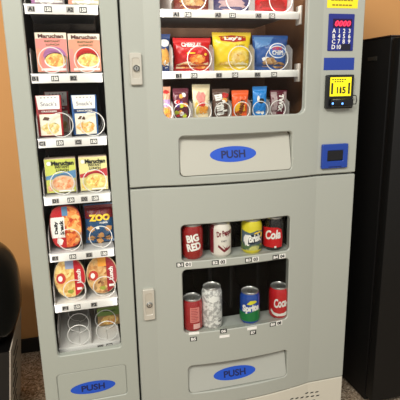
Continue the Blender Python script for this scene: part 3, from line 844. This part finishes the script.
def bowl_b(foodm, redm, second):
    def f(w, h, clip):
        its = [(clip(-BIG, BIG, -BIG, BIG), foodm, 0), (clip(w*.14, BIG, -BIG, BIG), redm, 1), (clip(-w*.12, w*.14, h*.72, BIG), second, 1),
               (ell(-w*.28, h*.50, w*.15, h*.13), mat('bowl_logo', (196, 60, 50), .4), 2), (ell(-w*.30, h*.50, w*.07, h*.07), W1, 3),
               (blob(w*.0, h*.16, w*.10, h*.05, 66), mat('herb', (150, 160, 60), .4), 2), (rect(w*.20, w*.36, h*.18, h*.24), W1, 2)]
        return its, [(text('Lunch', w=h*.34, h=w*.14, cx=w*.28, cy=h*.52, bold=.04, rot=PI/2), W1, 3)]
    return f
gM = 'film-topped meal bowls in the tower'
RIM = mat('bowl_plastic', (214, 190, 150), .4)
bowl('meal_bowl', 'rounded meal bowl with white lettered band and red corners on the fifth tower shelf', 50, 82, 205.6, 252, .076, tt[4][1], bowl_a, mat('bowl_plastic_red', (176, 60, 50), .4), 2.9, gM)
bowl('meal_bowl', 'oval meal bowl with pale yellow pasta picture, left on sixth tower shelf', 54, 86, 257.6, 304, .076, tt[5][1], bowl_b(PASTA, mat('bowl_crimson', (190, 30, 44), .4), mat('steel_print', (150, 160, 190), .4)), RIM, 2.1, gM)
bowl('meal_bowl', 'oval meal bowl with brown beef picture, right on sixth tower shelf', 86.6, 118, 255.4, 300, .076, tt[5][1], bowl_b(BEEF, mat('bowl_dark_red', (156, 26, 36), .4), mat('orange_print', (236, 160, 60), .4)), RIM, 2.1, gM)
# green and brown packet at the back of the lowest tray
carton('soup_packet', 'green and brown noodle packet at the back right of the lowest tower shelf', 'soup packet', 97.6, 122, 307, 336, .150, tt[6][1], .03,
       lambda w, h: ([(rect(-w/2+.001, w/2-.001, h*.55, h-.001), mat('pack_green', (120, 150, 70), .45), 0), (ell(.0, h*.30, w*.36, h*.24), NOOD, 2), (rect(-w/2+.001, w/2-.001, .001, h*.55), mat('pack_tan', (170, 136, 90), .45), 0)], [(text('Ramen', w=w*.5, h=h*.12, cx=0, cy=h*.82, bold=.02), mat('pack_ink', (40, 70, 30), .5), 2)]), mat('pack_olive', (140, 140, 90), .5))

# candy bars on the lower snack shelf, upright flat wrappers
def bar(label, xl, xr, yt, body, items_fn, seed, Y=.080, t=.008):
    return bag('candy_bar', label, 'candy bar', xl, xr, yt, 119, Y, ut[2][1], t, body, items_fn, 'candy bars on the lowest snack shelf', seed)
bar('pink and orange candy wrapper cut off at the left end of the lowest snack shelf', 160, 171.5, 87, foil('foil_pinkish', (226, 160, 130)), lambda w, h: ([(rect(-w*.4, w*.4, h*.40, h*.62), mat('lilac_print', (170, 140, 190), .4), 0), (blob(0, h*.2, w*.4, h*.16, 70), mat('orange_print', (236, 160, 60), .4), 0), (blob(w*.1, h*.85, w*.3, h*.06, 71), REDP, 0)], []), 21)
def skit(w, h):
    its = []
    for k in range(16):
        R = random.Random(80+k); its.append((blob(R.uniform(-.36, .36)*w, R.uniform(.08, .86)*h, w*.14, h*.07, 80+k), (REDP, mat('lime', (190, 200, 50), .4), mat('violet', (90, 60, 140), .4), mat('orange_print', (236, 160, 60), .4), W1)[k % 5], k % 3))
    return its, []
bar('dark multicoloured fruit candy wrapper on the lowest snack shelf, second from left', 173.5, 189.5, 88.5, foil('foil_dark_purple', (96, 34, 50)), skit, 22)
def payday(w, h):
    its = [(blob(-w*.05, h*.62, w*.26, h*.18, 90), PINK, 0), (blob(w*.1, h*.25, w*.26, h*.14, 91), mat('orange_print', (236, 160, 60), .4), 0), (blob(0, h*.42, w*.2, h*.08, 92), REDP, 0), (blob(-w*.28, h*.3, w*.12, h*.2, 93), mat('gold_print', (230, 196, 90), .4), 0)]
    return its, []
bar('cream candy wrapper with orange and red blotches on the lowest snack shelf', 193, 211, 84.5, foil('foil_cream', (236, 220, 180)), payday, 23)
def mms(w, h):
    return [(blob(w*.22, h*.78, w*.2, h*.1, 95), REDP, 0), (blob(w*.2, h*.62, w*.16, h*.08, 96), mat('orange_print', (236, 160, 60), .4), 0)], [(text("m&m's", w=h*.74, h=w*.62, cx=-w*.02, cy=h*.46, bold=.07, rot=-PI/2+.15), W1, 2)]
bar('brown candy wrapper with big white lettering on the lowest snack shelf', 213, 230.5, 89, foil('foil_choc', (92, 66, 54)), mms, 24)
def reese(w, h):
    return [(blob(-w*.04, h*.32, w*.3, h*.26, 97), mat('reese_yellow', (246, 190, 40), .4), 0)], [(text("Reese's", w=h*.62, h=w*.4, cx=-w*.02, cy=h*.36, bold=.05, rot=PI/2-.2), mat('reese_brown', (120, 56, 20), .4), 2)]
bar('orange candy wrapper on the lowest snack shelf', 232.5, 249.5, 90.5, foil('foil_orange', (236, 96, 40)), reese, 25)
def blueb(w, h):
    return [(ell(w*.06, h*.52, w*.22, h*.09), INK, 1), (ell(-w*.16, h*.60, w*.10, h*.10), W1, 1), (blob(-w*.1, h*.14, w*.18, h*.05, 98), W1, 1), (blob(w*.2, h*.12, w*.12, h*.06, 99), W1, 1)], []
bar('bright blue candy wrapper on the lowest snack shelf, second from right', 253.5, 267.8, 86.5, foil('foil_sky', (36, 132, 214)), blueb, 26)
def snick(w, h):
    return [(rect(-w*.46, -w*.12, h*.04, h*.95), mat('wrapper_grey', (170, 150, 150), .4), 0), (rect(w*.30, w*.46, h*.04, h*.95), mat('wrapper_grey', (170, 150, 150), .4), 0)], [(text('TWIX', w=h*.72, h=w*.30, cx=w*.09, cy=h*.5, bold=.06, rot=-PI/2-.1), W1, 2)]
bar('grey and maroon candy wrapper with white lettering at right end of lowest snack shelf', 271, 288, 90.5, foil('foil_maroon', (96, 26, 44)), snick, 27)

# ---------------------------------------------------------------- drink cans
ALU = mat('can_aluminium', (206, 206, 204), .28, metal=.85)
def cpaint(name, rgb, rough=.28, **k): return mat(name, rgb, rough, spec=.6, coat=.4, **k)
def can(label, px, py, shelfz, Y, body, items, txt, r=.0315, h=.106, group=None, rz=0):
    ku, kv = r/.0338, h/(.158 if h > .12 else .1225)
    q = at(px, py, .02); Y = .0055-bulge(q.x)+r
    o = thing('drink_can', label, 'drink can', (q.x, Y, shelfz), rz, group)
    b = bmesh.new()
    prof = [(r*.76, .0), (r*.80, .0015), (r*.96, .008), (r, .013), (r, h-.020), (r*.985, h-.017), (r*.86, h-.005)]
    lathe(b, prof, 44, cap1=False)
    build('can_body', b, body, o, local=True, smooth=.7)
    b = bmesh.new()
    lathe(b, [(r*.86, h-.005), (r*.87, h-.003), (r*.875, h-.001), (r*.855, h), (r*.83, h-.001), (r*.81, h-.005), (r*.78, h-.0055), (.0002, h-.005)], 44, cap0=False, cap1=True)
    build('lid', b, ALU, o, local=True, smooth=.7)
    b = bmesh.new()
    bb = panel((-.008, .008, -.004, .019, .007), [(-.0045, .0045, -.001, .008, .004)], 0, .0012, .0003)
    for v in bb.verts: v.co = Vector((v.co.x, -v.co.z+.004, h-.0035+v.co.y))
    b.free(); build('pull_tab', bb, CHROME2, o, local=True)
    def fn(u, v, e):
        u, v = u*ku, v*kv; t = u/r
        if v > h-.020: rr = r+(r*.86-r)*((v-(h-.020))/.015)
        elif v < .013: rr = r*.80+(r-r*.80)*((v-.0015)/.0115)
        else: rr = r
        return Vector(((rr+e)*math.sin(t), -(rr+e)*math.cos(t), v))
    if items: prints('printed_design', o, items, fn, .004)
    if txt: prints('lettering', o, txt, fn, .004)
    return o
H = .1225; rC = .0338; HALF = PI*rC
gCan = 'drink cans in the lower window'
YC = .058
z1 = CANWIN1[2]; z2 = CANWIN2[2]-.003
can('dark red soda can with slanted white lettering, leftmost on the upper can shelf', 192.5, 243, z1, YC, cpaint('can_bigred', (150, 26, 26), .25), [(ell(.018, .040, .006, .006), mat('red_spot', (196, 60, 50), .4), 0)],
    [(text('BIG', w=.040, h=.027, cx=-.004, cy=.078, bold=.05, rot=.2), W1, 1), (text('RED', w=.046, h=.027, cx=.000, cy=.048, bold=.05, rot=.2), W1, 1)], rz=-.1, group=gCan)
MAR = mat('can_maroon_print', (120, 26, 40), .35)
can('white diet soda can with maroon lettering and maroon sides on the upper can shelf', 220, 241, z1, YC, cpaint('can_white', (228, 222, 212), .3),
    [(rect(-HALF, -.031, .004, H-.008), MAR, 0), (rect(.040, HALF, .004, H-.008), MAR, 0),
     (poly([(-.014, .048), (.004, .030), (.030, .040), (.030, .033), (.004, .020), (-.016, .040)]), MAR, 0), (poly([(-.002, .046), (.010, .034), (.016, .044), (.012, .024)]), MAR, 0)],
    [(text('Dr Pepper', w=.056, h=.026, cx=.008, cy=.086, bold=.04, shear=.2, rot=.2), MAR, 1), (text('DIET', w=.018, h=.006, cx=.004, cy=.060, bold=.02), GREYINK, 1)], rz=-.08, group=gCan)
BR = food('brisk_print', [(30, 50, 40), (90, 120, 70), (40, 70, 90), (200, 200, 120), (60, 90, 60)], 70)
can('yellow, blue and green iced tea can on the upper can shelf', 250.6, 239, z1, YC, cpaint('can_yellow', (222, 208, 46), .3),
    [(rect(-HALF, HALF, .004, .040), BR, 0), (poly([(-.045, .036), (.045, .036), (.045, .082), (.012, .086), (-.01, .078), (-.045, .088)]), mat('brisk_blue', (84, 104, 116), .4), 0),
     (blob(.02, .07, .018, .012, 110), mat('yellow_print', (246, 210, 60), .4), 1), (blob(-.02, .052, .012, .02, 111), W1, 1), (poly([(-.016, .036), (.026, .046), (.028, .078), (-.014, .070)]), mat('brisk_navy', (24, 36, 52), .4), 2)],
    [(text('Brisk', w=.042, h=.028, cx=.007, cy=.060, bold=.05, rot=.15), W1, 3)], rz=-.2, group=gCan)
CRED = mat('cola_red', (202, 22, 30), .3)
can('black-topped red cola can, rightmost on the upper can shelf', 273, 237, z1, YC, cpaint('can_black', (22, 16, 16), .22),
    [(poly([(-.05, .004), (.030, .004), (.034, .05), (.028, .080), (.01, .088), (-.02, .088), (-.05, .084)]), CRED, 0), (rect(.002, .009, .010, .020), W1, 1)],
    [(text('Cola', w=.052, h=.034, cx=-.003, cy=.062, bold=.04, shear=.3, rot=.1), W1, 2)], rz=-.35, group=gCan)
can('red metallic soda can with pale pink facts panel, leftmost on the lower can shelf', 192.5, 313, z2, YC, cpaint('can_red_metal', (158, 36, 40), .22),
    [(rect(-.012, .020, .040, .096), mat('pink_panel', (214, 128, 122), .4), 0), (rect(-.002, .022, .006, .034), mat('pink_pale', (226, 176, 170), .4), 0)] +
    [(rect(-.009, .009+(k % 3)*.003, .045+.0062*k, .0475+.0062*k), mat('pink_ink', (160, 60, 60), .4), 1) for k in range(8)], [], group=gCan, rz=-.1)
SIL = mat('can_silver', (232, 232, 228), .3, noise=(110, (170, 170, 168), .08), coat=.3)
can('tall silver-white energy drink can on the lower can shelf', 211.5, 306, z2, YC, SIL,
    [(blob(-.004, .120, .018, .012, 120), mat('silver_pale', (236, 236, 232), .3), 0), (blob(.014, .03, .012, .01, 121), mat('silver_pale', (236, 236, 232), .3), 0)],
    [(text('ULTRA', w=.030, h=.006, cx=.028, cy=.11, bold=.02, rot=PI/2), GREYINK, 1), (text('ZERO', w=.018, h=.007, cx=.020, cy=.034, bold=.04), INK, 1), (text('- --', w=.02, h=.002, cx=.012, cy=.018, bold=.04), INK, 1)], r=.0315, h=.137, group=gCan)
SG = mat('sprite_green', (18, 120, 60), .3)
can('blue and green lemon-lime soda can on the lower can shelf', 249, 308, z2, YC, cpaint('can_blue', (28, 72, 160), .25),
    [(poly([(-HALF, .004), (HALF, .004), (HALF, .052), (.02, .058), (-.01, .046), (-.03, .050), (-HALF, .044)]), SG, 0),
     (poly([(-.012, .082), (.000, .096), (.016, .096), (.024, .090), (.012, .084), (.0, .080)]), mat('lemon', (226, 220, 50), .35), 1)],
    [(text('Sprite', w=.060, h=.034, cx=.002, cy=.064, bold=.06, shear=.1, rot=.1), W1, 2)], rz=-.3, group=gCan)
can('bright red cola can with white wave, rightmost on the lower can shelf', 278.6, 303, z2, YC, cpaint('can_cola', (202, 22, 30), .25),
    [(poly([(-.034, .040), (-.022, .028), (-.004, .024), (.014, .027), (.034, .036), (.034, .020), (.014, .013), (-.006, .012), (-.024, .018), (-.036, .030)]), W1, 0)],
    [(text('Coca-Cola', w=.090, h=.036, cx=.022, cy=.070, bold=.04, shear=.3, rot=.14), W1, 1)], rz=-.22, group=gCan)

# ================================================================== black appliance at the right
ba = thing('black_appliance', 'tall plain black appliance standing right of the large vending machine', 'appliance', (1.17, .4, 0))
BX0, BY0 = .84, .022
b = bmesh.new(); box(b, BX0, 1.50, BY0+.045, .775, .012, 1.309, bev=.004); build('body', b, mat('appliance_black', (9, 8, 8), .55, spec=.3), ba, smooth=.5)
b = bmesh.new(); box(b, BX0+.001, 1.499, BY0, BY0+.042, .03, 1.305, bev=.006); build('door', b, mat('appliance_door', (13, 12, 11), .5, spec=.3), ba, smooth=.5)
b = bmesh.new(); box(b, BX0-.002, BX0-.0002, .130, .180, 1.241, 1.254, bev=.0006); build('side_badge', b, mat('badge_grey', (46, 44, 40), .4), ba)
b = bmesh.new(); box(b, BX0-.0015, 1.5015, BY0+.044, .776, 1.3095, 1.314, bev=.001); build('top_trim', b, mat('top_trim', (40, 22, 14), .5), ba)
for sx in (BX0+.06, 1.44):
    for sy in (.12, .70):
        b = bmesh.new(); lathe(b, [(.02, 0), (.02, .0125)], 14, cx=sx, cy=sy); build('foot', b, RUBBER, ba)

# ================================================================== bin at the left edge
BLK = mat('hood_black', (7, 6, 6), .2)
nb = thing('waste_bin', 'glossy black bin with rounded hood and grey slatted side at the left edge', 'bin', (-.62, .36, 0))
def taper(z): return -.384-.040*max(0, (.36-z))/.36
b = bmesh.new(); box(b, -.86, -.39, .165, .50, .0, .37)
for v in b.verts:
    if v.co.x > -.5: v.co.x = taper(v.co.z)-.004
    else: v.co.x = -.86+.03*(.37-v.co.z)/.37
build('body', b, mat('bin_black', (9, 8, 8), .4), nb, smooth=.5)
b = bmesh.new(); box(b, 0, .0035, .170, .49, .012, .368)
for v in b.verts: v.co.x = taper(v.co.z)-.0035+v.co.x
sp = build('side_panel', b, mat('panel_grey', (222, 208, 192), .5), nb, smooth=.5)
for k in range(8):
    zz = .06+k*.036
    b = bmesh.new(); box(b, 0, .002, .225+.014*(k % 2), .36-.02*(k % 3), zz, zz+.0035)
    for v in b.verts: v.co.x = taper(v.co.z)+.0003+v.co.x
    build('slat', b, mat('slat_dark', (60, 50, 46), .5), sp)
b = bmesh.new()
bmesh.ops.create_cube(b, size=1)
bmesh.ops.subdivide_edges(b, edges=b.edges[:], cuts=17, use_grid_fill=True)
for v in b.verts:
    p = v.co*2
    n4 = (abs(p.x)**3+abs(p.y)**3+abs(p.z)**3)**(1/3); q = p/n4
    v.co = Vector((-.615+q.x*.262, .30+q.y*.17, .525+q.z*.190))
build('hood', b, BLK, nb, smooth=2)

# ================================================================== light
W = bpy.data.worlds.new('room_ambience'); scene.world = W; W.use_nodes = True
bg = W.node_tree.nodes['Background']; bg.inputs[0].default_value = (1, .965, .91, 1); bg.inputs[1].default_value = .50
def area(name, loc, tgt, sx, sy, power, colr):
    l = bpy.data.lights.new(name, 'AREA'); l.shape = 'RECTANGLE'; l.size = sx; l.size_y = sy; l.energy = power; l.color = colr
    o = bpy.data.objects.new(name, l); col.objects.link(o); o.location = loc
    o.rotation_euler = (Vector(tgt)-Vector(loc)).to_track_quat('-Z', 'Y').to_euler()
    return o
area('ceiling_light', (-1.0, -2.0, 2.6), (.1, 0, .8), 1.2, .6, 78, (1, .965, .88))
area('ceiling_light', (1.1, -2.3, 2.6), (.5, 0, .7), 1.2, .6, 18, (1, .965, .90))
area('tower_lamp', (wx0-.008, .031, 1.10), (wx0+.12, .14, 1.10), 0.008, 1.25, .42, (1, .97, .92))
area('tower_lamp', (wx1+.007, .031, 1.10), (wx1-.12, .14, 1.10), 0.008, 1.25, .38, (1, .97, .92))
area('snack_lamp', (ux0-.012, .031, 1.34), (ux0+.2, .10, 1.34), 0.008, .60, .75, (1, .96, .90))
area('snack_lamp', ((ux0+ux1)/2, .034, 1.60), ((ux0+ux1)/2, .12, .9), .40, .012, 3.2, (1, .96, .90))

vs_ = scene.view_settings
vs_.view_transform = 'Standard'; vs_.look = 'None'; vs_.exposure = 0; vs_.gamma = 1; vs_.use_curve_mapping = False
